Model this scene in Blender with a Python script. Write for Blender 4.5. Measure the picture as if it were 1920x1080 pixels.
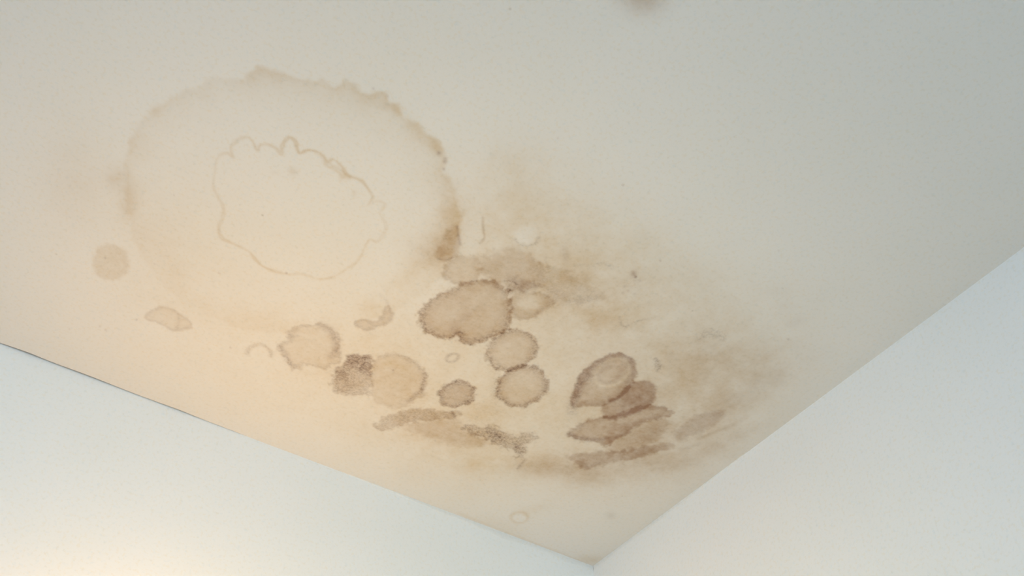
import bpy, math
import numpy as np
from mathutils import Matrix, Vector

for o in list(bpy.data.objects):
    bpy.data.objects.remove(o, do_unlink=True)
C = bpy.context.scene.collection
scene = bpy.context.scene

# ------------------------------------------------------------------ camera
# The corner of the room (ceiling + two walls) stands at x = 0, y = 0, z = ZC.
# wall_left is the plane y = 0, wall_right the plane x = 0, the room is x < 0, y < 0.
ZC = 2.40
HC = 0.90                                   # ceiling height above the lens
F = 2000.0                                  # focal length in px of a 1920 px wide frame
CX, CY = 1112 - 960.0, 1062 - 540.0         # corner, measured from the image centre
SA, SB = 0.3755, 0.741                      # slopes of the two ceiling edges
_a = 1 - 1 / (SA * SB)
_b = CX * (1 / SA - 1 / SB) + 2 * CY
_c = CX * CX + CY * CY + F * F
_u = (-_b - math.sqrt(_b * _b - 4 * _a * _c)) / (2 * _a)
PITCH = math.atan((_u + CY) / F)            # upward tilt of the camera
AZ = math.atan((CX + _u / SA) / math.hypot(F, _u + CY))
cp, sp = math.cos(PITCH), math.sin(PITCH)
fwd_h = np.array([math.cos(AZ), math.sin(AZ), 0.0])
right = np.array([math.sin(AZ), -math.cos(AZ), 0.0])
fwd = fwd_h * cp + np.array([0, 0, sp])
up = -fwd_h * sp + np.array([0, 0, cp])
ray_c = right * CX - up * CY + fwd * F
cam_pos = np.array([0, 0, ZC]) - ray_c * (HC / ray_c[2])

cam_d = bpy.data.cameras.new('camera')
cam_d.sensor_width = 36.0
cam_d.lens = F / 1920.0 * 36.0
cam_d.clip_start = 0.02
cam = bpy.data.objects.new('camera', cam_d)
C.objects.link(cam)
M = Matrix(((right[0], up[0], -fwd[0], cam_pos[0]),
            (right[1], up[1], -fwd[1], cam_pos[1]),
            (right[2], up[2], -fwd[2], cam_pos[2]),
            (0, 0, 0, 1)))
cam.matrix_world = M
scene.camera = cam

def on_ceiling(p):
    """Survey of the stains: a mark seen at (x, y) in the photograph -> metres on the ceiling."""
    p = np.asarray(p, float)
    r = (p[..., 0:1] - 960) * right - (p[..., 1:2] - 540) * up + F * fwd
    t = HC / r[..., 2:3]
    return (cam_pos + r * t)[..., :2]

# ------------------------------------------------------------------ world, light, exposure
scene.view_settings.view_transform = 'Standard'
scene.view_settings.look = 'None'
scene.view_settings.exposure = 0.0
scene.view_settings.gamma = 1.0
scene.view_settings.use_curve_mapping = False

w = bpy.data.worlds.new('sky'); scene.world = w; w.use_nodes = True
bg = w.node_tree.nodes['Background']
bg.inputs[0].default_value = (0.62, 0.78, 1.0, 1); bg.inputs[1].default_value = 0.6

def area(name, loc, target, sx, sy, power, col, spread=180):
    d = bpy.data.lights.new(name, 'AREA'); d.shape = 'RECTANGLE'; d.size = sx; d.size_y = sy
    d.energy = power; d.color = col; d.spread = math.radians(spread)
    o = bpy.data.objects.new(name, d); C.objects.link(o)
    o.location = loc
    o.rotation_euler = (Vector(target) - Vector(loc)).to_track_quat('-Z', 'Y').to_euler()
    return o

def lamp(name, loc, rgb, size=0.1):
    d = bpy.data.lights.new(name, 'POINT'); k = max(rgb)
    d.energy = k; d.color = [c / k for c in rgb]; d.shadow_soft_size = size
    o = bpy.data.objects.new(name, d); C.objects.link(o); o.location = loc
    return o
# overcast daylight through the two windows, opposite the left and the right wall
area('window_daylight', (-0.6, -4.46, 1.45), (-0.6, 0, 1.35), 1.1, 1.3, 49.6, (0.71, 0.87, 1.0))
area('window_daylight', (-3.96, -1.2, 1.45), (0, -1.2, 1.35), 1.1, 1.3, 32.5, (0.33, 0.62, 1.0))
# two small point lights below the frame: an added white fill and a warm lamp near the left wall
lamp('fill_light', (-0.50, -0.30, 1.80), (1.40, 2.02, 1.74))
lamp('warm_lamp_light', (-0.63, -0.14, 1.86), (5.3, 2.66, 0.75))

# ------------------------------------------------------------------ helpers
def mesh_obj(name, verts, faces, mat, parent=None, smooth=False):
    me = bpy.data.meshes.new(name)
    verts = np.asarray(verts, np.float32); faces = np.asarray(faces, np.int32)
    me.vertices.add(len(verts)); me.vertices.foreach_set('co', verts.ravel())
    n = len(faces)
    me.loops.add(n * 4); me.polygons.add(n)
    me.loops.foreach_set('vertex_index', faces.ravel())
    me.polygons.foreach_set('loop_start', np.arange(0, n * 4, 4, dtype=np.int32))
    me.polygons.foreach_set('loop_total', np.full(n, 4, np.int32))
    me.update(calc_edges=True); me.validate()
    me.polygons.foreach_set('use_smooth', np.full(len(me.polygons), smooth))
    me.materials.append(mat)
    o = bpy.data.objects.new(name, me); C.objects.link(o)
    if parent: o.parent = parent
    return o

def box_obj(name, lo, hi, mat, parent=None):
    x0, y0, z0 = lo; x1, y1, z1 = hi
    v = [(x0,y0,z0),(x1,y0,z0),(x1,y1,z0),(x0,y1,z0),(x0,y0,z1),(x1,y0,z1),(x1,y1,z1),(x0,y1,z1)]
    f = [(0,3,2,1),(4,5,6,7),(0,1,5,4),(1,2,6,5),(2,3,7,6),(3,0,4,7)]
    return mesh_obj(name, v, f, mat, parent)

def structure(o, label=None):
    o['kind'] = 'structure'
    if label: o['label'] = label
    return o

class NT:
    def __init__(s, name):
        s.m = bpy.data.materials.new(name); s.m.use_nodes = True
        s.t = s.m.node_tree; s.b = s.t.nodes['Principled BSDF']
    def n(s, kind, **kw):
        nd = s.t.nodes.new(kind)
        for k, v in kw.items(): setattr(nd, k, v)
        return nd
    def l(s, a, b): s.t.links.new(a, b)
    def noise(s, vec, scale, detail=3, rough=0.55):
        nd = s.n('ShaderNodeTexNoise'); s.l(vec, nd.inputs['Vector'])
        nd.inputs['Scale'].default_value = scale; nd.inputs['Detail'].default_value = detail
        nd.inputs['Roughness'].default_value = rough
        return nd.outputs['Fac']
    def ramp(s, x, a, b, lo=0.0, hi=1.0, smooth=True):
        nd = s.n('ShaderNodeMapRange'); nd.interpolation_type = 'SMOOTHSTEP' if smooth else 'LINEAR'
        s.l(x, nd.inputs['Value'])
        for k, v in (('From Min', a), ('From Max', b), ('To Min', lo), ('To Max', hi)):
            nd.inputs[k].default_value = v
        return nd.outputs['Result']
    def math(s, op, a, b):
        nd = s.n('ShaderNodeMath', operation=op)
        for i, v in enumerate((a, b)):
            if isinstance(v, (int, float)): nd.inputs[i].default_value = v
            else: s.l(v, nd.inputs[i])
        return nd.outputs[0]
    def mul(s, fac, col, tint):
        nd = s.n('ShaderNodeMix', data_type='RGBA', blend_type='MULTIPLY', clamp_factor=True)
        if isinstance(fac, (int, float)): nd.inputs[0].default_value = fac
        else: s.l(fac, nd.inputs[0])
        s.l(col, nd.inputs[6]); nd.inputs[7].default_value = (*tint, 1)
        return nd.outputs[2]

def paint(name, base, stained=False):
    t = NT(name)
    geo = t.n('ShaderNodeNewGeometry').outputs['Position']
    rgb = t.n('ShaderNodeRGB'); rgb.outputs[0].default_value = (*base, 1)
    col = rgb.outputs[0]
    # paint is never perfectly even: fine warm and cool mottling
    warm = t.ramp(t.noise(geo, 230, 2), 0.50, 0.72)
    cool = t.ramp(t.noise(geo, 190, 2, 0.6), 0.54, 0.74)
    col = t.mul(warm, col, (0.985, 0.955, 0.90))
    col = t.mul(cool, col, (0.94, 0.968, 0.99))
    col = t.mul(t.ramp(t.noise(geo, 5, 4), 0.35, 0.7), col, (0.985, 0.985, 0.975))
    # a few tiny dust specks
    dv = t.n('ShaderNodeTexVoronoi'); t.l(geo, dv.inputs['Vector']); dv.inputs['Scale'].default_value = 14
    speck = t.ramp(dv.outputs['Distance'], 0.0, 0.035, 1.0, 0.0)
    col = t.mul(t.math('MULTIPLY', speck, t.ramp(t.noise(geo, 9, 1), 0.52, 0.6)), col, (0.72, 0.70, 0.66))
    if stained:
        at = t.n('ShaderNodeAttribute'); at.attribute_name = 'stain'
        sep = t.n('ShaderNodeSeparateColor'); t.l(at.outputs['Color'], sep.inputs[0])
        ochre, brown, dark = sep.outputs
        dust = at.outputs['Alpha']
        blot = t.ramp(t.noise(geo, 95, 4, 0.65), 0.2, 0.8, 0.72, 1.28, False)
        dots = t.ramp(t.noise(geo, 330, 3, 0.6), 0.43, 0.62)
        soft = t.ramp(t.noise(geo, 150, 3, 0.7), 0.36, 0.66)
        col = t.mul(t.math('MULTIPLY', ochre, blot), col, (0.81, 0.655, 0.45))
        col = t.mul(t.math('MULTIPLY', t.math('MULTIPLY', brown, 1.25), blot), col, (0.47, 0.355, 0.34))
        d2 = t.math('ADD', t.math('MULTIPLY', dots, 0.60), t.math('MULTIPLY', soft, 0.58))
        col = t.mul(t.math('MULTIPLY', dark, d2), col, (0.34, 0.285, 0.27))
        col = t.mul(dust, col, (0.66, 0.62, 0.57))
    t.l(col, t.b.inputs['Base Color'])
    t.b.inputs['Roughness'].default_value = 0.85
    t.b.inputs['Specular IOR Level'].default_value = 0.15
    bump = t.n('ShaderNodeBump'); bump.inputs['Strength'].default_value = 0.12
    bump.inputs['Distance'].default_value = 0.0006
    t.l(t.noise(geo, 260, 4), bump.inputs['Height'])
    t.l(bump.outputs[0], t.b.inputs['Normal'])
    return t.m

M_ceiling = paint('stained_ceiling_paint', (0.732, 0.713, 0.672), True)
M_left = paint('wall_paint_left', (0.80, 0.806, 0.782))
M_right = paint('wall_paint_right', (0.80, 0.806, 0.782))
M_filler = paint('joint_filler', (0.73, 0.735, 0.71))
M_back = paint('wall_paint_back', (0.76, 0.76, 0.73))
M_backing = paint('crack_backing_brown', (0.30, 0.20, 0.13))  # dark brown of the backing added behind the crack
M_frame = paint('window_frame_paint', (0.8, 0.8, 0.8))
tf = NT('floor_boards')
fw = tf.n('ShaderNodeTexWave'); fw.inputs['Scale'].default_value = 3; fw.inputs['Distortion'].default_value = 4
fr = tf.n('ShaderNodeMix', data_type='RGBA'); tf.l(fw.outputs['Fac'], fr.inputs[0])
fr.inputs[6].default_value = (0.40, 0.33, 0.26, 1); fr.inputs[7].default_value = (0.46, 0.39, 0.31, 1)
tf.l(fr.outputs[2], tf.b.inputs['Base Color']); tf.b.inputs['Roughness'].default_value = 0.5
M_floor = tf.m

# ------------------------------------------------------------------ room shell
RX, RY = -4.0, -4.5
structure(box_obj('floor', (RX - .12, RY - .12, -0.10), (.12, .12, 0.0), M_floor))
structure(box_obj('wall_left', (RX - .12, 0.0, 0.0), (.12, .12, ZC + .06), M_left), 'smooth off-white painted wall meeting the ceiling on the left')
structure(box_obj('wall_right', (0.0, RY - .12, 0.0), (.12, 0.0, ZC + .06), M_right), 'smooth off-white painted wall meeting the ceiling on the right')
class Boxes:
    def __init__(s): s.v, s.f = [], []
    def add(s, lo, hi):
        x0, y0, z0 = lo; x1, y1, z1 = hi; b = len(s.v)
        s.v.extend([(x0,y0,z0),(x1,y0,z0),(x1,y1,z0),(x0,y1,z0),(x0,y0,z1),(x1,y0,z1),(x1,y1,z1),(x0,y1,z1)])
        s.f.extend([tuple(b + i for i in q) for q in [(0,3,2,1),(4,5,6,7),(0,1,5,4),(1,2,6,5),(2,3,7,6),(3,0,4,7)]])
def opened_wall(wall, window, along, c, e0, e1, a0, a1, z0, z1):
    """wall from e0 to e1 with an opening a0..a1 x z0..z1, and the frame in it"""
    W, Fm = Boxes(), Boxes()
    def put(B, s0, s1, q0, q1, d0, d1):
        B.add((s0, d0, q0), (s1, d1, q1)) if along == 'x' else B.add((d0, s0, q0), (d1, s1, q1))
    o, i = c - .12, c
    top = ZC + .06
    put(W, e0, a0, 0, top, o, i); put(W, a1, e1, 0, top, o, i)
    put(W, a0, a1, 0, z0, o, i); put(W, a0, a1, z1, top, o, i)
    p, q = c - .10, c - .05
    put(Fm, a0, a0 + .05, z0, z1, p, q); put(Fm, a1 - .05, a1, z0, z1, p, q)
    put(Fm, a0 + .05, a1 - .05, z0, z0 + .05, p, q); put(Fm, a0 + .05, a1 - .05, z1 - .05, z1, p, q)
    m = (a0 + a1) / 2; put(Fm, m - .025, m + .025, z0 + .05, z1 - .05, p, q)
    structure(mesh_obj(wall, W.v, W.f, M_back)); structure(mesh_obj(window, Fm.v, Fm.f, M_frame))
opened_wall('wall_back', 'window_1', 'x', RY, RX, 0.0, -1.17, -0.03, 0.78, 2.12)
opened_wall('wall_far', 'window_2', 'y', RX, RY - .12, 0.0, -1.77, -0.63, 0.78, 2.12)

# ------------------------------------------------------------------ noise on arrays (metres)
def _hash(ix, iy, seed):
    h = (ix.astype(np.int64) * 374761393 + iy.astype(np.int64) * 668265263 + seed * 1442695041) & 0xffffffff
    h = ((h ^ (h >> 13)) * 1274126177) & 0xffffffff
    return ((h ^ (h >> 16)) & 0xffffff) / float(0xffffff)
def vnoise(x, y, seed):
    ix, iy = np.floor(x), np.floor(y); fx, fy = x - ix, y - iy
    fx = fx * fx * (3 - 2 * fx); fy = fy * fy * (3 - 2 * fy)
    ix = ix.astype(np.int64); iy = iy.astype(np.int64)
    a, b = _hash(ix, iy, seed), _hash(ix + 1, iy, seed)
    c, d = _hash(ix, iy + 1, seed), _hash(ix + 1, iy + 1, seed)
    return (a + (b - a) * fx) * (1 - fy) + (c + (d - c) * fx) * fy
def fbm(x, y, size, seed, octaves=3):
    """-1 .. 1, features about `size` metres"""
    s = 0; amp = 1; tot = 0
    for k in range(octaves):
        s = s + amp * (vnoise(x / size + 17.3 * k, y / size - 9.1 * k, seed + 31 * k) * 2 - 1)
        tot += amp; amp *= 0.55; size *= 0.5
    return s / tot

def sstep(a, b, x):
    t = np.clip((x - a) / (b - a), 0, 1); return t * t * (3 - 2 * t)

def smooth_path(p, closed, n=6):
    p = np.asarray(p, float); m = len(p); out = []
    for i in range(m if closed else m - 1):
        p0 = p[(i - 1) % m] if closed or i > 0 else p[0]
        p1, p2 = p[i], p[(i + 1) % m]
        p3 = p[(i + 2) % m] if closed or i + 2 < m else p[-1]
        for k in range(n):
            t = k / n
            out.append(0.5 * ((2 * p1) + (-p0 + p2) * t + (2 * p0 - 5 * p1 + 4 * p2 - p3) * t * t + (-p0 + 3 * p1 - 3 * p2 + p3) * t ** 3))
    if not closed: out.append(p[-1])
    return np.array(out)

def seg_dist(X, Y, P, closed):
    """distance to the path, parameter 0..1 along it"""
    best = np.full(X.shape, 1e9); par = np.zeros(X.shape)
    n = len(P); m = n if closed else n - 1
    for i in range(m):
        a, b = P[i], P[(i + 1) % n]
        d = b - a; L = d @ d + 1e-12
        t = np.clip(((X - a[0]) * d[0] + (Y - a[1]) * d[1]) / L, 0, 1)
        q = (X - a[0] - t * d[0]) ** 2 + (Y - a[1] - t * d[1]) ** 2
        k = q < best
        best = np.where(k, q, best); par = np.where(k, (i + t) / m, par)
    return np.sqrt(best), par

def inside(X, Y, P):
    r = np.zeros(X.shape, bool); n = len(P)
    for i in range(n):
        a, b = P[i], P[(i + 1) % n]
        if a[1] == b[1]: continue
        k = ((a[1] > Y) != (b[1] > Y)) & (X < (b[0] - a[0]) * (Y - a[1]) / (b[1] - a[1]) + a[0])
        r ^= k
    return r

# ------------------------------------------------------------------ ceiling grid, fine where the stains are
def axis(stops):
    out = []
    for (a, b, st) in stops:
        n = max(1, int(round((b - a) / st)))
        out.extend(np.linspace(a, b, n, endpoint=False))
    out.append(stops[-1][1]); return np.array(out)
GX = axis([(RX, -1.72, 0.12), (-1.72, -1.32, 0.008), (-1.32, -0.06, 0.0016), (-0.06, 0.0, 0.004)])
GY = axis([(RY, -1.75, 0.12), (-1.75, -1.25, 0.008), (-1.25, -0.08, 0.0016), (-0.08, 0.0, 0.002)])
XX, YY = np.meshgrid(GX, GY)
R_ = np.zeros(XX.shape); G_ = np.zeros(XX.shape); B_ = np.zeros(XX.shape); A_ = np.zeros(XX.shape)
NX1 = fbm(XX, YY, 0.016, 5); NX2 = fbm(XX, YY, 0.045, 9, 4); NX3 = fbm(XX, YY, 0.0055, 21, 2); NX4 = fbm(XX, YY, 0.11, 77, 4)
PX = 0.0007                                  # a photo pixel is about 0.7 mm here
OWN = np.zeros(XX.shape, np.int32); OWNV = np.zeros(XX.shape)
PATCH = []

def window_of(P, pad):
    x0, y0 = P.min(0) - pad; x1, y1 = P.max(0) + pad
    i0, i1 = np.searchsorted(GX, x0), np.searchsorted(GX, x1)
    j0, j1 = np.searchsorted(GY, y0), np.searchsorted(GY, y1)
    return slice(max(j0 - 1, 0), j1 + 1), slice(max(i0 - 1, 0), i1 + 1)

def claim(w, cover, patch):
    """the body of a named patch: cells where it is the strongest cover"""
    PATCH.append(patch); k = len(PATCH)
    m = (cover > 0.30) & (cover > OWNV[w])
    OWN[w] = np.where(m, k, OWN[w]); OWNV[w] = np.where(m, cover, OWNV[w])

def ell(cx, cy, rx, ry, rot=0, n=20, wob=0.0, seed=0):
    rng = np.random.RandomState(seed + int(cx)); out = []
    for i in range(n):
        a = 2 * math.pi * i / n; k = 1 + wob * (rng.rand() * 2 - 1)
        x, y = rx * math.cos(a) * k, ry * math.sin(a) * k; r = math.radians(rot)
        out.append((cx + x * math.cos(r) - y * math.sin(r), cy + x * math.sin(r) + y * math.cos(r)))
    return out

def blob(pts, ochre=0, brown=0, dark=0, rim=0, rimdark=0, rimw=10, soft=3, warp=3, dirn=None, patch=None, light=0, inner=0):
    """pts traced in the photograph; widths in px; dirn=(dx,dy,amount): the side where the rim is strong"""
    pp = np.asarray(pts, float); cpx = pp.mean(0)
    P = smooth_path(on_ceiling(pp), True, 4)
    w = window_of(P, (soft + warp + 12) * PX)
    X, Y = XX[w], YY[w]
    d, _ = seg_dist(X, Y, P, True)
    sd = np.where(inside(X, Y, P), d, -d) / PX
    sd = sd + warp * (NX1[w] * 0.8 + NX3[w] * 1.25)
    body = sstep(-soft - 1.2, soft + 1.2, sd)
    wgt = 1.0
    if dirn:
        c = on_ceiling(cpx); q = on_ceiling(cpx + 10 * np.array(dirn[:2])) - c; q /= np.linalg.norm(q)
        L = np.hypot(X - c[0], Y - c[1]) + 1e-6
        cs = ((X - c[0]) * q[0] + (Y - c[1]) * q[1]) / L
        wgt = np.clip(1 - dirn[2] * (1 - cs) * 0.5, 0, 1)
    rr = body * np.exp(-np.clip(sd, 0, None) ** 2 / (rimw ** 2)) * wgt
    fill = body * (1 - inner * sstep(rimw, rimw * 3.0, sd)) * (0.86 + 0.3 * NX2[w])
    R_[w] += ochre * fill - light * body
    G_[w] += brown * fill + rim * rr
    B_[w] += dark * fill + rimdark * rr
    if patch: claim(w, body, patch)

def soft(cx, cy, rx, ry, rot=0, ochre=0, brown=0, dark=0, dust=0, rag=0.35):
    """stain with no edge of its own"""
    P = on_ceiling(ell(cx, cy, rx * 2.4, ry * 2.4, rot))
    w = window_of(P, 0.01)
    X, Y = XX[w], YY[w]
    c = on_ceiling((cx, cy)); r = math.radians(rot)
    ea = on_ceiling((cx + rx * math.cos(r), cy + rx * math.sin(r))) - c
    eb = on_ceiling((cx - ry * math.sin(r), cy + ry * math.cos(r))) - c
    det = ea[0] * eb[1] - ea[1] * eb[0]
    u = ((X - c[0]) * eb[1] - (Y - c[1]) * eb[0]) / det
    v = (-(X - c[0]) * ea[1] + (Y - c[1]) * ea[0]) / det
    g = np.exp(-(u * u + v * v)) * sstep(5.6, 3.2, u * u + v * v)
    g = g * np.clip(1 + rag * (NX2[w] * 1.6 + NX1[w] * 0.9), 0, None)
    R_[w] += ochre * g; G_[w] += brown * g; B_[w] += dark * g; A_[w] += dust * g

def line(pts, width=3, ochre=0, brown=0, dark=0, closed=False, inward=0, prof=None, warp=2.0, scallop=0, patch=None, n=5):
    """tide mark: a line, or a band that fades to one side (inward px)"""
    P = smooth_path(on_ceiling(pts), closed, n)
    w = window_of(P, (width * 2 + inward * 1.6 + 10) * PX)
    X, Y = XX[w], YY[w]
    d, t = seg_dist(X, Y, P, closed); d = d / PX
    if inward:
        s = inside(X, Y, np.vstack([P, P[:1]])); d = np.where(s, d, -d)
        d = d + warp * (NX1[w] * 0.8 + NX3[w] * 0.7) + scallop * (np.abs(NX2[w] * 1.5 + NX1[w] * 0.5) - 0.35) * 2
        g = sstep(-width, width, d) * np.exp(-np.clip(d, 0, None) / inward)
        core = sstep(-width, width, d) * sstep(inward * 1.25, inward * 0.9, d)
    else:
        d = np.abs(d + warp * (NX1[w] + 0.6 * NX3[w]))
        g = np.exp(-(d / width) ** 2); core = sstep(width * 1.3 + 1, width, d)
    if prof:
        pr = np.interp(t, [q[0] for q in prof], [q[1] for q in prof])
        if not closed: pr = pr * sstep(0, 0.03, t) * sstep(1, 0.97, t)
    else: pr = 1.0
    vary = np.clip(1 + 0.55 * NX2[w] + 0.25 * NX1[w], 0.2, None)
    R_[w] += ochre * g * pr * vary; G_[w] += brown * g * pr * vary; B_[w] += dark * g * pr
    if patch: claim(w, core * np.clip(pr * 3, 0, 1) * 0.9, patch)

# ------------------------------------------------------------------ the stains (measured in the photograph)
# broad ochre washes that have soaked through the board
soft(430, 690, 330, 150, 18, ochre=0.16, rag=0.12)
soft(620, 560, 300, 190, 10, ochre=0.10, rag=0.12)
soft(330, 450, 130, 110, 0, ochre=0.12, rag=0.2)
soft(130, 340, 70, 90, 0, ochre=0.12, brown=0.03, rag=0.3)
soft(222, 335, 20, 24, 0, ochre=0.26, brown=0.06)
soft(240, 385, 18, 26, 0, ochre=0.22, brown=0.05)
soft(1000, 480, 130, 110, 25, ochre=0.32)
soft(1060, 560, 190, 90, 20, ochre=0.19, brown=0.05)
soft(960, 310, 70, 50, 0, ochre=0.16)
soft(925, 295, 7, 22, 20, ochre=0.18)
soft(1000, 380, 110, 60, 10, ochre=0.16)
soft(1180, 470, 160, 70, 25, ochre=0.14)
soft(1250, 640, 190, 110, 30, ochre=0.20, brown=0.03)
soft(1330, 690, 120, 60, -15, ochre=0.09, brown=0.055)
soft(1430, 700, 100, 45, -20, ochre=0.10, brown=0.035)
soft(1300, 760, 190, 70, -30, ochre=0.17, brown=0.06)
soft(1230, 850, 150, 50, -15, ochre=0.14, brown=0.09)
soft(1140, 700, 330, 170, 0, ochre=0.16, brown=0.035, rag=0.15)
soft(1080, 820, 330, 110, 8, ochre=0.26, rag=0.2)
soft(900, 700, 260, 150, 15, ochre=0.22, rag=0.2)
soft(850, 850, 130, 60, 10, ochre=0.22)
soft(890, 872, 28, 20, 10, ochre=0.24)
soft(700, 720, 160, 80, 15, ochre=0.16)
soft(1380, 560, 120, 60, 0, ochre=0.06)
# old water stain: outer tide mark
OUTER = [(262, 470, .3), (246, 430, .3), (238, 394, .5), (233, 350, .6), (234, 325, .55), (235, 298, .55), (250, 248, .6), (262, 232, .3), (283, 206, .7), (296, 196, .6), (308, 194, .6),
         (321, 184, .7), (333, 184, .7), (350, 171, .8), (367, 169, .7), (383, 161, .7), (396, 148, .7), (417, 150, .6), (437, 150, .6), (458, 148, .7), (471, 138, .8), (496, 132, .8),
         (525, 135, .9), (550, 143, .9), (587, 148, .9), (608, 148, .9), (623, 161, .9), (633, 159, .9), (650, 150, .9), (658, 156, .9), (671, 163, 1), (687, 177, 1.05), (704, 177, 1.05),
         (721, 171, 1.05), (724, 180, 1.05), (731, 192, 1.1), (748, 194, 1.1), (752, 209, 1.15), (760, 223, 1.1), (787, 231, 1.1), (798, 250, 1.1), (817, 261, 1.1), (827, 277, 1.1),
         (838, 294, 1), (834, 319, .9), (844, 331, .9), (852, 352, .9), (860, 386, .9), (860, 411, .9), (856, 450, .7), (840, 500, .45), (800, 545, .3), (720, 590, .18), (610, 622, .15), (480, 620, .15), (380, 585, .12), (305, 535, .15)]
line([p[:2] for p in OUTER], width=5.5, ochre=0.46, brown=0.035, closed=True, inward=26, scallop=3, warp=4, n=3,
     prof=[(i / len(OUTER), p[2]) for i, p in enumerate(OUTER)] + [(1, .3)],
     patch=('water_stain', 'large scalloped ochre tide mark arching round the pale inner ring', 'c', None))
soft(745, 205, 14, 9, 30, ochre=0.30); soft(775, 235, 22, 12, 40, ochre=0.20)
soft(815, 275, 18, 12, 50, ochre=0.22); soft(300, 205, 16, 9, -20, ochre=0.22)
soft(840, 400, 30, 60, 5, ochre=0.22, brown=0.05); soft(810, 470, 45, 28, -20, ochre=0.22, brown=0.10)
soft(770, 510, 50, 16, -30, ochre=0.20)
soft(455, 600, 170, 26, 12, ochre=0.10, rag=0.1); soft(320, 500, 40, 80, -20, ochre=0.08)
# inner tide mark
INNER = [(402, 330), (405, 303), (414, 290), (427, 287), (437, 296), (432, 280), (440, 268), (454, 258), (467, 258), (476, 270), (482, 283), (489, 272), (503, 271), (518, 278), (527, 288), (529, 273), (541, 258),
         (554, 264), (558, 280), (562, 288), (578, 281), (600, 288), (614, 302), (626, 299), (642, 313), (652, 329), (676, 338), (690, 354),
         (699, 371), (690, 384), (708, 377), (722, 383), (712, 400), (721, 414), (724, 427), (715, 446), (705, 453), (693, 449),
         (683, 465), (676, 482), (664, 496), (648, 505), (632, 516), (600, 524), (570, 514), (538, 514), (502, 504), (484, 492),
         (470, 474), (453, 464), (430, 454), (416, 446), (410, 430), (420, 398), (414, 378), (400, 352)]
line(INNER, width=2.7, ochre=0.42, brown=0.03, closed=True, warp=2.4, n=3,
     prof=[(0, .5), (.08, .75), (.25, .8), (.3, 1.2), (.46, 1.1), (.52, .6), (.6, .5), (.7, .6), (.78, .7), (.84, 1.1), (.9, 1.0), (.96, .5), (1, .5)],
     patch=('water_stain', 'thin wavy ochre ring inside the larger tide mark', 'c', None))
line([(594, 288), (606, 298), (618, 310), (632, 316), (645, 328), (656, 334)], width=4.5, ochre=0.28, brown=0.03, warp=5)
soft(548, 322, 9, 8, 0, ochre=0.22, dark=0.05); soft(516, 324, 12, 5, 0, ochre=0.10); soft(664, 362, 5, 6, 0, ochre=0.22)
soft(640, 334, 6, 7, 0, ochre=0.20)

# mould colonies
def MP(label): return ('mould_patch', label, 't', 'mould colonies on the ceiling')
blob(ell(208, 492, 35, 34, 20), ochre=0.30, brown=0.01, dark=0.06, rim=0.05, rimw=9, soft=4, dirn=(1, 0.1, 1.0),
     patch=MP('pale round yellowish mould spot, the one furthest to the left'))
blob([(272, 596), (285, 580), (305, 574), (325, 580), (345, 592), (358, 603), (358, 613), (340, 619), (322, 620), (300, 608)], ochre=0.22, brown=0.04,
     rim=0.14, rimdark=0.12, rimw=5, soft=2.5, warp=2, patch=MP('faint elongated yellowish mould spot near the left ceiling edge'))
line([(333, 590), (335, 604), (330, 618)], width=3, brown=0.08, dark=0.1)
line([(463, 664), (466, 654), (477, 648), (489, 646), (500, 651), (508, 661), (507, 668)], width=4, ochre=0.15, brown=0.12, dark=0.20,
     patch=MP('small faint arch of grey mould above the left ceiling edge'))
blob([(521, 655), (526, 645), (538, 638), (541, 622), (560, 612), (578, 612), (592, 605), (612, 609), (628, 624), (638, 640), (634, 655), (644, 672),
      (628, 684), (600, 690), (572, 684), (560, 692), (546, 690), (534, 674)], ochre=0.12, brown=0.07, rim=0.10, rimdark=0.22, rimw=7, soft=3, warp=6,
     patch=MP('lobed tan mould patch with a ragged grey rim, left of the darkest square patch'))
line([(603, 610), (622, 622), (630, 640), (630, 658), (622, 668)], width=8, brown=0.16, dark=0.20)
line([(526, 650), (534, 662), (540, 676), (550, 686)], width=6, brown=0.12, dark=0.22)
line([(541, 622), (545, 632), (556, 630)], width=3, brown=0.1, dark=0.1)
blob([(664, 605), (680, 598), (702, 602), (716, 592), (724, 575), (734, 584), (735, 598), (722, 610), (700, 617), (682, 617)], ochre=0.14, brown=0.10,
     rim=0.12, rimdark=0.20, rimw=8, soft=3, warp=4, patch=MP('thin crescent of speckled mould under the inner water ring'))
line([(712, 553), (724, 562), (729, 578)], width=4, brown=0.04, dark=0.12)
soft(695, 580, 24, 14, 0, ochre=0.16)
blob([(648, 670), (662, 665), (680, 667), (697, 668), (697, 700), (697, 724), (694, 742), (678, 740), (655, 742), (628, 735), (622, 715), (628, 692), (642, 684)],
     ochre=0.12, brown=0.24, dark=0.40, soft=3.5, warp=5, patch=MP('dark square-edged speckled mould patch, darkest of the left group'))
blob([(652, 668), (675, 666), (697, 669), (697, 702), (680, 700), (666, 690), (650, 684)], brown=0.20, dark=0.35, soft=4, warp=4)
soft(640, 700, 14, 12, 0, dark=0.25, brown=0.05)
blob([(698, 690), (704, 674), (722, 664), (742, 662), (762, 668), (782, 680), (798, 698), (799, 720), (794, 740), (776, 752), (762, 762), (740, 766), (712, 758), (698, 742)],
     ochre=0.12, brown=0.11, rim=0.12, rimdark=0.30, rimw=7, soft=3, warp=4, dirn=(1, -0.4, 0.9),
     patch=MP('broad tan mould patch with speckled right rim beside the dark square one'))
line([(798, 702), (793, 718), (790, 732), (778, 742), (764, 752)], width=5, brown=0.14, dark=0.28)
line([(700, 692), (730, 680), (760, 694)], width=8, ochre=0.14); line([(705, 715), (740, 700), (770, 712)], width=5, ochre=0.12, brown=0.04)
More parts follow.
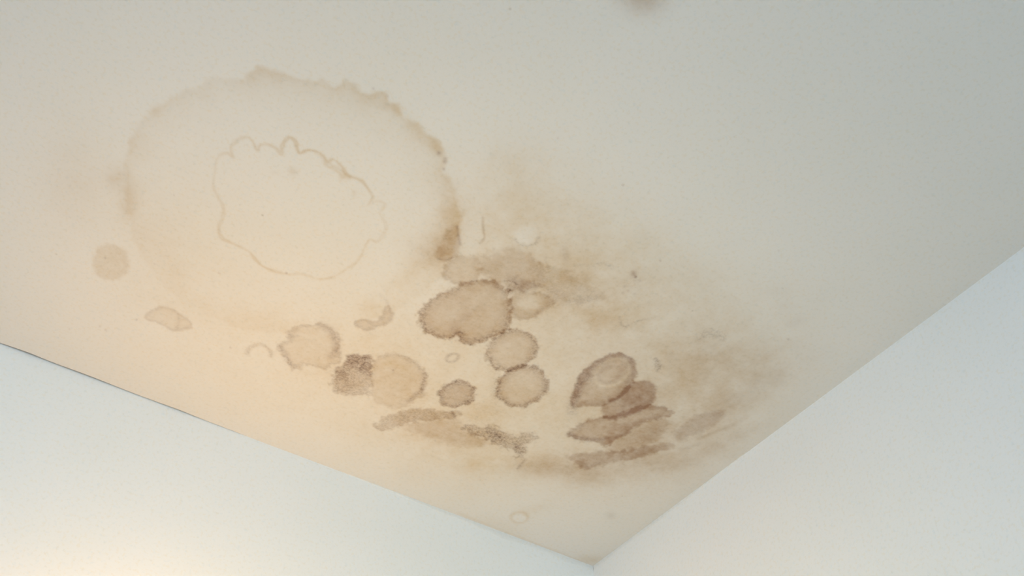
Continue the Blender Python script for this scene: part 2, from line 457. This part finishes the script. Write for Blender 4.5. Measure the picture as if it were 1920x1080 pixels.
blob(ell(857, 738, 36, 26, -14, wob=.05), ochre=0.15, brown=0.30, dark=0.12, rim=0.10, rimdark=0.62, rimw=10, soft=3, warp=5,
     patch=MP('small oval mould spot thick with dark specks, below the tiny ring'))
blob([(704, 798), (722, 782), (745, 774), (770, 767), (800, 766), (832, 771), (856, 770), (864, 776), (852, 784), (820, 786), (795, 790), (762, 795), (735, 806), (714, 808)],
     ochre=0.2, brown=0.22, dark=0.32, soft=3.5, warp=5, patch=MP('long speckled brown mould streak below the broad tan patch'))
line([(848, 772), (853, 784)], width=2.5, brown=0.2, dark=0.3)
blob([(760, 796), (800, 788), (850, 784), (870, 800), (900, 818), (925, 832), (900, 838), (850, 832), (810, 824), (770, 806)], ochre=0.16, brown=0.19, soft=12, warp=6)
soft(825, 815, 60, 20, 10, ochre=0.16, brown=0.06)
# big double-lobed colony and its neighbours
blob([(785, 602), (790, 584), (803, 566), (820, 552), (842, 542), (868, 530), (900, 524), (930, 528), (952, 545), (961, 570), (960, 596), (948, 618), (926, 632),
      (900, 642), (880, 646), (866, 640), (859, 629), (850, 635), (836, 637), (818, 634), (796, 620)], ochre=0.34, brown=0.26, dark=0.03, rim=0.12, rimdark=0.66, rimw=11, soft=3.2, warp=5,
     dirn=(-0.2, 1, 0.5), inner=0.15, patch=MP('largest brown mould patch, double-lobed with a toothed dark rim'))
line([(862, 636), (850, 615), (868, 598), (880, 590)], width=9, brown=0.09)
blob([(832, 512), (838, 494), (855, 482), (880, 480), (900, 492), (902, 515), (885, 532), (860, 534), (840, 528)], ochre=0.22, brown=0.14, rim=0.09, rimdark=0.16, rimw=7, soft=3, warp=4,
     dirn=(-1, 0.2, 0.7), patch=MP('small tan mould lobe touching the top of the largest brown patch'))
blob([(812, 474), (828, 452), (838, 430), (856, 422), (860, 440), (863, 460), (852, 482), (838, 488), (820, 486)], ochre=0.20, brown=0.20, soft=4, warp=3,
     patch=MP('rusty brown mould patch at the right end of the large tide mark'))
line([(822, 486), (838, 487), (850, 482)], width=2.2, brown=0.14, dark=0.3)
line([(857, 424), (859, 440), (863, 458)], width=2.0, brown=0.16, dark=0.2)
line([(905, 408), (906, 430), (908, 446), (900, 456)], width=2.4, ochre=0.2, brown=0.10, dark=0.12)
blob([(866, 420), (880, 400), (898, 402), (904, 430), (898, 460), (886, 478), (868, 474), (862, 450)], light=0.08, soft=6, warp=4)
blob([(905, 490), (930, 470), (965, 468), (1000, 480), (1020, 500), (1012, 540), (985, 548), (955, 545), (915, 530), (900, 510)], ochre=0.16, brown=0.20, dark=0.05, soft=14, warp=12,
     patch=MP('blurry brown mould cloud above the largest brown patch'))
blob([(950, 522), (972, 520), (1000, 528), (1010, 540), (990, 548), (968, 540)], brown=0.22, dark=0.16, soft=6, warp=6)
line([(942, 527), (962, 528), (970, 534)], width=1.8, brown=0.1, dark=0.4)
soft(958, 544, 9, 9, 0, dark=0.55, brown=0.12); soft(978, 545, 6, 6, 0, dark=0.4)
blob([(1000, 500), (1040, 500), (1080, 520), (1120, 545), (1140, 560), (1110, 568), (1070, 570), (1040, 560), (1010, 550)], ochre=0.08, brown=0.08, dark=0.14, soft=12, warp=12)
soft(1045, 552, 20, 9, 30, brown=0.12, dark=0.1); soft(1090, 565, 30, 7, -10, dark=0.22, brown=0.08); soft(1060, 478, 8, 18, -10, brown=0.12, dark=0.05)
soft(1075, 520, 30, 14, 0, ochre=0.1, brown=0.06); soft(1110, 590, 40, 16, 0, ochre=0.12, brown=0.03)
# pale blisters in the wash
blob(ell(986, 442, 20, 18, -20), light=0.22, soft=5, warp=3)
line([(966, 448), (975, 458), (990, 461), (1005, 455), (1010, 446)], width=2.5, brown=0.05, dark=0.28)
blob([(955, 560), (975, 550), (1000, 548), (1030, 555), (1036, 568), (1020, 582), (1000, 596), (975, 600), (958, 592)], ochre=0.2, brown=0.18, rim=0.08, rimdark=0.28, rimw=9, soft=3.5, warp=4,
     dirn=(0.4, 1, 0.8), patch=MP('half-moon mould spot with a pale centre, right of the largest brown patch'))
blob(ell(993, 566, 24, 15, -10), light=0.22, brown=-0.14, soft=7, warp=4)
blob(ell(960, 657, 49, 38, -20), ochre=0.24, brown=0.20, rim=0.11, rimdark=0.55, rimw=10, soft=3.2, warp=4, inner=0.15,
     patch=MP('oval brown mould spot with dark rim, upper one of the touching pair'))
blob(ell(979, 724, 51, 39, -20), ochre=0.22, brown=0.22, rim=0.13, rimdark=0.60, rimw=10, soft=3.2, warp=4, inner=0.3,
     patch=MP('oval brown mould spot with dark rim, lower one of the touching pair'))
soft(933, 690, 12, 8, 0, dark=0.22); soft(930, 730, 10, 22, 0, dark=0.25)
line(ell(848, 671, 12, 7, -22, 12), width=3.2, brown=0.16, dark=0.28, closed=True, warp=1, patch=MP('tiny ring-shaped mould spot below the largest brown patch'))
soft(1000, 690, 12, 10, 0, dark=0.2); soft(902, 790, 34, 10, 15, dark=0.10, ochre=0.1); soft(925, 770, 40, 12, 10, ochre=0.12, dark=0.10)
# the concentric colony on the right
blob([(1071, 765), (1070, 748), (1077, 724), (1083, 704), (1098, 690), (1118, 677), (1140, 664), (1160, 660), (1180, 667), (1192, 684), (1194, 702), (1187, 720),
      (1172, 738), (1150, 752), (1120, 762), (1090, 762)], ochre=0.18, brown=0.27, rim=0.27, rimdark=0.34, rimw=16, soft=2.6, warp=3, dirn=(-0.5, -1, 0.62), inner=0.3,
     patch=MP('brown mould patch with concentric rings, tallest of the right cluster'))
line(ell(1148, 698, 34, 23, -28, 16), width=4, brown=-0.16, closed=True, warp=2)
line(ell(1143, 702, 23, 14, -28, 14), width=5, brown=0.10, closed=True, warp=2)
line([(1073, 772), (1075, 752), (1082, 735), (1092, 716), (1106, 706)], width=9, brown=0.10, dark=0.32)
blob([(1160, 742), (1176, 724), (1200, 714), (1222, 717), (1231, 730), (1230, 748), (1218, 758), (1200, 770), (1170, 782), (1140, 786), (1128, 770), (1140, 752)],
     ochre=0.2, brown=0.38, rim=0.06, rimdark=0.12, rimw=9, soft=3.5, warp=3, dirn=(1, -0.6, .8), patch=MP('smooth brown mould lobe on the right side of the right cluster'))
blob([(1064, 816), (1074, 802), (1095, 790), (1125, 782), (1160, 776), (1200, 762), (1228, 760), (1250, 764), (1262, 775), (1240, 784), (1205, 792), (1185, 806), (1160, 822),
      (1140, 836), (1118, 829), (1090, 826)], ochre=0.22, brown=0.34, rim=0.10, rimdark=0.12, rimw=9, soft=3.2, warp=4, patch=MP('wide brown mould tail at the bottom of the right cluster'))
soft(1185, 745, 40, 16, -30, brown=0.10); soft(1195, 762, 45, 12, -20, brown=0.12)
line([(1066, 814), (1090, 823), (1120, 824), (1140, 822)], width=6, brown=0.16, dark=0.22)
blob([(1100, 742), (1130, 745), (1140, 765), (1110, 795), (1080, 795), (1075, 775)], ochre=0.12, brown=0.05, soft=8, warp=6)
blob([(1140, 800), (1200, 790), (1250, 785), (1250, 805), (1220, 830), (1170, 850), (1140, 850)], ochre=0.2, brown=0.20, soft=9, warp=7)
blob([(1062, 858), (1078, 852), (1100, 852), (1130, 845), (1165, 844), (1200, 838), (1250, 832), (1262, 838), (1225, 850), (1185, 862), (1140, 868), (1105, 880), (1085, 872)],
     ochre=0.20, brown=0.34, dark=0.05, soft=4.5, warp=5, patch=MP('low smeared brown mould streak below the right cluster'))
soft(1070, 876, 75, 22, 0, ochre=0.2, brown=0.14); soft(1110, 895, 60, 14, 0, ochre=0.15, brown=0.05); soft(1010, 875, 45, 16, 0, ochre=0.2, brown=0.08)
blob([(1258, 818), (1272, 802), (1292, 788), (1312, 775), (1340, 770), (1358, 774), (1345, 792), (1320, 806), (1298, 818), (1278, 826)], ochre=0.10, brown=0.24, soft=6, warp=5,
     patch=MP('slanting pinkish brown mould streak, furthest to the right'))
line([(1310, 822), (1345, 808), (1372, 798), (1400, 782)], width=6, ochre=0.15, brown=0.10)
line([(1280, 842), (1310, 832)], width=6, brown=0.10)
# ragged dark patch
blob([(864, 802), (882, 796), (902, 801), (918, 797), (935, 803), (952, 812), (965, 820), (988, 812), (1006, 818), (996, 830), (986, 838), (982, 852), (972, 858),
      (962, 846), (945, 840), (925, 834), (905, 822), (880, 812)], ochre=0.1, brown=0.15, dark=0.52, soft=4, warp=8, patch=MP('ragged dark grey mould patch below the touching oval pair'))
soft(932, 816, 16, 9, 25, brown=0.16, dark=0.30); soft(972, 840, 12, 8, 20, brown=0.14, dark=0.2)
line([(984, 862), (978, 870), (971, 878)], width=3.5, brown=0.14, dark=0.35, patch=MP('small dark mould fleck below the ragged grey patch'))
blob(ell(1231, 684, 8, 13, -10), brown=0.10, dark=0.50, soft=3, warp=5, patch=MP('tiny cluster of mould specks right of the concentric patch'))
line([(1162, 592), (1163, 606), (1172, 613), (1186, 606), (1204, 600), (1225, 596), (1238, 592)], width=2.6, brown=0.05, dark=0.35, prof=[(0, .5), (.2, 1), (.6, 1), (.7, .4), (1, .3)])
soft(1185, 590, 30, 14, -5, ochre=0.14)
line([(1078, 498), (1092, 496), (1108, 498), (1124, 494), (1136, 494), (1148, 502)], width=3, dark=0.26)
soft(1258, 668, 10, 10, 0, brown=0.05)
blob([(1308, 640), (1312, 628), (1328, 618), (1345, 620), (1362, 628), (1355, 638), (1330, 634)], dark=0.30, soft=5, warp=7); soft(1325, 650, 30, 22, 0, brown=0.08, ochre=0.1)
soft(1188, 513, 5, 6, 0, brown=0.42, rag=0); soft(1192, 519, 2.5, 2.5, 0, brown=0.5, dark=0.3, rag=0); soft(1185, 530, 14, 12, 0, dark=0.12)
for (x, y) in [(1171, 537), (1168, 549), (1190, 551), (1178, 545), (1200, 526)]: soft(x, y, 3.2, 2.4, 0, brown=0.2, rag=0)
for (x, y, r, k) in [(823, 287, 4.5, .45), (835, 297, 3.5, .3), (834, 303, 4, .4), (832, 317, 3, .35), (700, 166, 3, .25), (727, 181, 3, .15), (537, 512, 2.2, .45),
                     (737, 694, 2.2, .45), (290, 495, 2, .2), (326, 366, 2, .2), (198, 484, 2, .3), (1168, 347, 2.2, .35), (1238, 489, 2, .35), (411, 512, 2, .25),
                     (1478, 636, 2.4, .3), (187, 612, 2, .2), (198, 619, 2, .25), (130, 617, 2, .15), (1046, 259, 2.2, .2), (1460, 470, 2, .2), (256, 599, 2, .3), (432, 652, 2, .3)]:
    soft(x, y, r, r * .8, 0, brown=k, rag=0)
soft(1452, 548, 26, 12, 0, brown=0.04, ochre=0.05); soft(1490, 605, 24, 8, -20, brown=0.05); soft(1468, 572, 24, 8, 0, brown=0.03)
# small blister ring and grey dot near the corner
line(ell(974, 970, 15, 10, -5, 14), width=5.5, ochre=0.36, closed=True, warp=2, patch=('paint_blister', 'small ochre-ringed blister near the corner', 'c', None))
blob(ell(974, 972, 10, 6, 0), light=0.35, soft=4, warp=2); soft(1000, 955, 30, 10, -15, ochre=0.16)
soft(1145, 967, 9, 7, 0, dust=0.30, rag=0)
line([(860, 962), (940, 994), (1025, 1027), (1085, 1052)], width=4, ochre=0.18); soft(940, 985, 40, 10, 20, ochre=0.14)
soft(1108, 1050, 26, 9, 0, ochre=0.35)
line([(1636, 678), (1660, 661), (1700, 631), (1716, 620)], width=2.2, dark=0.0, brown=0.22, warp=1)
line([(0, 645), (60, 668), (150, 702), (260, 744)], width=2.4, brown=0.5, warp=1)
line([(285, 753), (340, 774), (385, 791)], width=2.0, brown=0.35, warp=1)
soft(1400, 735, 90, 18, -30, brown=0.06); soft(1350, 832, 80, 9, -25, brown=0.06, ochre=0.08); soft(1270, 872, 90, 11, -15, brown=0.05, ochre=0.06)
soft(1225, 812, 60, 20, -20, brown=0.07); soft(1185, 868, 60, 12, -8, brown=0.06)
# blurry brown spot at the top of the picture
soft(1205, -8, 42, 32, 0, ochre=0.35, brown=0.26, rag=0.1)

R_ = np.clip(R_, 0, 1); G_ = np.clip(G_, 0, 1); B_ = np.clip(B_, 0, 1); A_ = np.clip(A_, 0, 1)

# ------------------------------------------------------------------ build the ceiling board and the crusts of mould on it
def set_stain(o, r, g, b, a):
    at = o.data.color_attributes.new('stain', 'FLOAT_COLOR', 'POINT')
    at.data.foreach_set('color', np.stack([r, g, b, a], -1).astype(np.float32).ravel())

ny, nx = XX.shape
# along the left wall the board has shrunk away and left a thin crack that closes towards the corner
edge = XX.copy() * 0
x_of = lambda px: on_ceiling((px, 646 + SA * px))[0]
gap = np.interp(GX, [RX, x_of(0), x_of(60), x_of(200), x_of(300), x_of(340), x_of(400), x_of(470), 0],
                [0.0012, 0.0014, 0.0034, 0.0020, 0.0015, 0.0021, 0.0010, 0.0, 0.0])
gap = gap * (1 + 0.25 * np.sin(GX * 61))
YV = YY.copy(); YV[-1, :] = -gap; YV[-2, :] = np.minimum(YV[-2, :], -gap - 0.0003)
YV[-3, :] = np.minimum(YV[-3, :], -gap - 0.0006)
idx = np.arange(ny * nx).reshape(ny, nx)
quads = np.stack([idx[:-1, :-1], idx[1:, :-1], idx[1:, 1:], idx[:-1, 1:]], -1).reshape(-1, 4)
bot = np.stack([XX.ravel(), YV.ravel(), np.full(ny * nx, ZC)], -1)
# rim of the board goes up 25 mm so that it has real thickness
ring = np.concatenate([idx[0, :-1], idx[:-1, -1], idx[-1, :0:-1], idx[:0:-1, 0]])
top = bot[ring].copy(); top[:, 2] = ZC + 0.025
nr = len(ring); ti = ny * nx + np.arange(nr)
side = np.stack([ring, np.roll(ring, -1), np.roll(ti, -1), ti], -1)
ceil = mesh_obj('ceiling', np.vstack([bot, top]), np.vstack([quads, side]), M_ceiling)
z0 = np.zeros(nr)
set_stain(ceil, *[np.concatenate([q.ravel(), z0]) for q in (R_, G_, B_, A_)])
structure(ceil, 'off-white painted ceiling with brown water stains and mould')
structure(box_obj('crack_backing', (RX - .12, RY - .12, ZC + 0.026), (.12, .12, ZC + 0.06), M_backing))  # added slab above the ceiling, keeps light from leaking through the crack

def blur(a, n=2):
    for _ in range(n):
        a = (np.roll(a, 1, 0) + np.roll(a, -1, 0) + np.roll(a, 1, 1) + np.roll(a, -1, 1) + a) / 5
    return a
for k, (name, label, kind, group) in enumerate(PATCH, 1):
    m = OWN == k
    jj, ii = np.nonzero(m)
    if len(jj) < 12: print('small patch', label); continue
    j0, j1, i0, i1 = jj.min() - 4, jj.max() + 5, ii.min() - 4, ii.max() + 5
    j1 = min(j1, ny); i1 = min(i1, nx)
    w = (slice(j0, j1), slice(i0, i1))
    mm = blur(m[w].astype(float), 2)
    cell = (mm[:-1, :-1] + mm[1:, :-1] + mm[1:, 1:] + mm[:-1, 1:]) / 4 > 0.5
    if cell.sum() < 6: print('small patch', label); continue
    sub = np.arange(mm.size).reshape(mm.shape)
    q = np.stack([sub[:-1, :-1], sub[1:, :-1], sub[1:, 1:], sub[:-1, 1:]], -1)[cell]
    used = np.unique(q); remap = np.full(mm.size, -1); remap[used] = np.arange(len(used))
    q = remap[q]
    X, Y = XX[w].ravel()[used], YY[w].ravel()[used]
    th = 0.00003 if kind == 't' else 0.00002          # a film hundredths of a millimetre thick
    lo = np.stack([X, Y, np.full(len(X), ZC - th)], -1); hi = np.stack([X, Y, np.full(len(X), ZC - 0.000005)], -1)
    e = np.concatenate([q[:, [0, 1]], q[:, [1, 2]], q[:, [2, 3]], q[:, [3, 0]]])
    key = e[:, 0].astype(np.int64) * len(X) + e[:, 1]; rkey = e[:, 1].astype(np.int64) * len(X) + e[:, 0]
    be = e[~np.isin(key, rkey)]
    n = len(X)
    sd = np.stack([be[:, 1], be[:, 0], be[:, 0] + n, be[:, 1] + n], -1)
    o = mesh_obj(name, np.vstack([lo, hi]), np.vstack([q, (q + n)[:, ::-1], sd]), M_ceiling)
    vals = [np.tile(c[w].ravel()[used], 2) for c in (R_, G_, B_, A_)]
    set_stain(o, *vals)
    o['label'] = label
    if kind == 'c': o.parent = ceil
    else:
        o['category'] = 'mould patch'; o['group'] = group

# ------------------------------------------------------------------ filler smoothed by hand down the top of the walls
def strip(name, along, height_of, s0, s1, mat, n=160):
    vs, fs = [], []
    prof = [(0.0, 0.0), (0.0009, 0.0), (0.0008, 0.5), (0.0004, 0.85), (0.0, 1.0)]
    for i in range(n + 1):
        s = s0 + (s1 - s0) * i / n; h = max(height_of(i / n), 0.0002)
        for off, dz in prof:
            vs.append((s, -off, ZC - dz * h) if along == 'x' else (-off, s, ZC - dz * h))
    m = len(prof)
    for i in range(n):
        for k in range(m):
            a, b = i * m + k, i * m + (k + 1) % m
            q = (a, b, b + m, a + m)
            fs.append(q if along == 'x' else q[::-1])
    return structure(mesh_obj(name, vs, fs, mat))
wob = lambda t: 1 + 0.14 * math.sin(t * 23) + 0.08 * math.sin(t * 51 + 1)
strip('trim_2', 'x', lambda t: 0.0085 * min(1, t * 1.8) * wob(t), x_of(640), -0.001, M_filler)
strip('trim_3', 'y', lambda t: 0.0060 * min(1, t * 2.2) * wob(t), on_ceiling((1400, 848))[1], -0.001, M_filler)
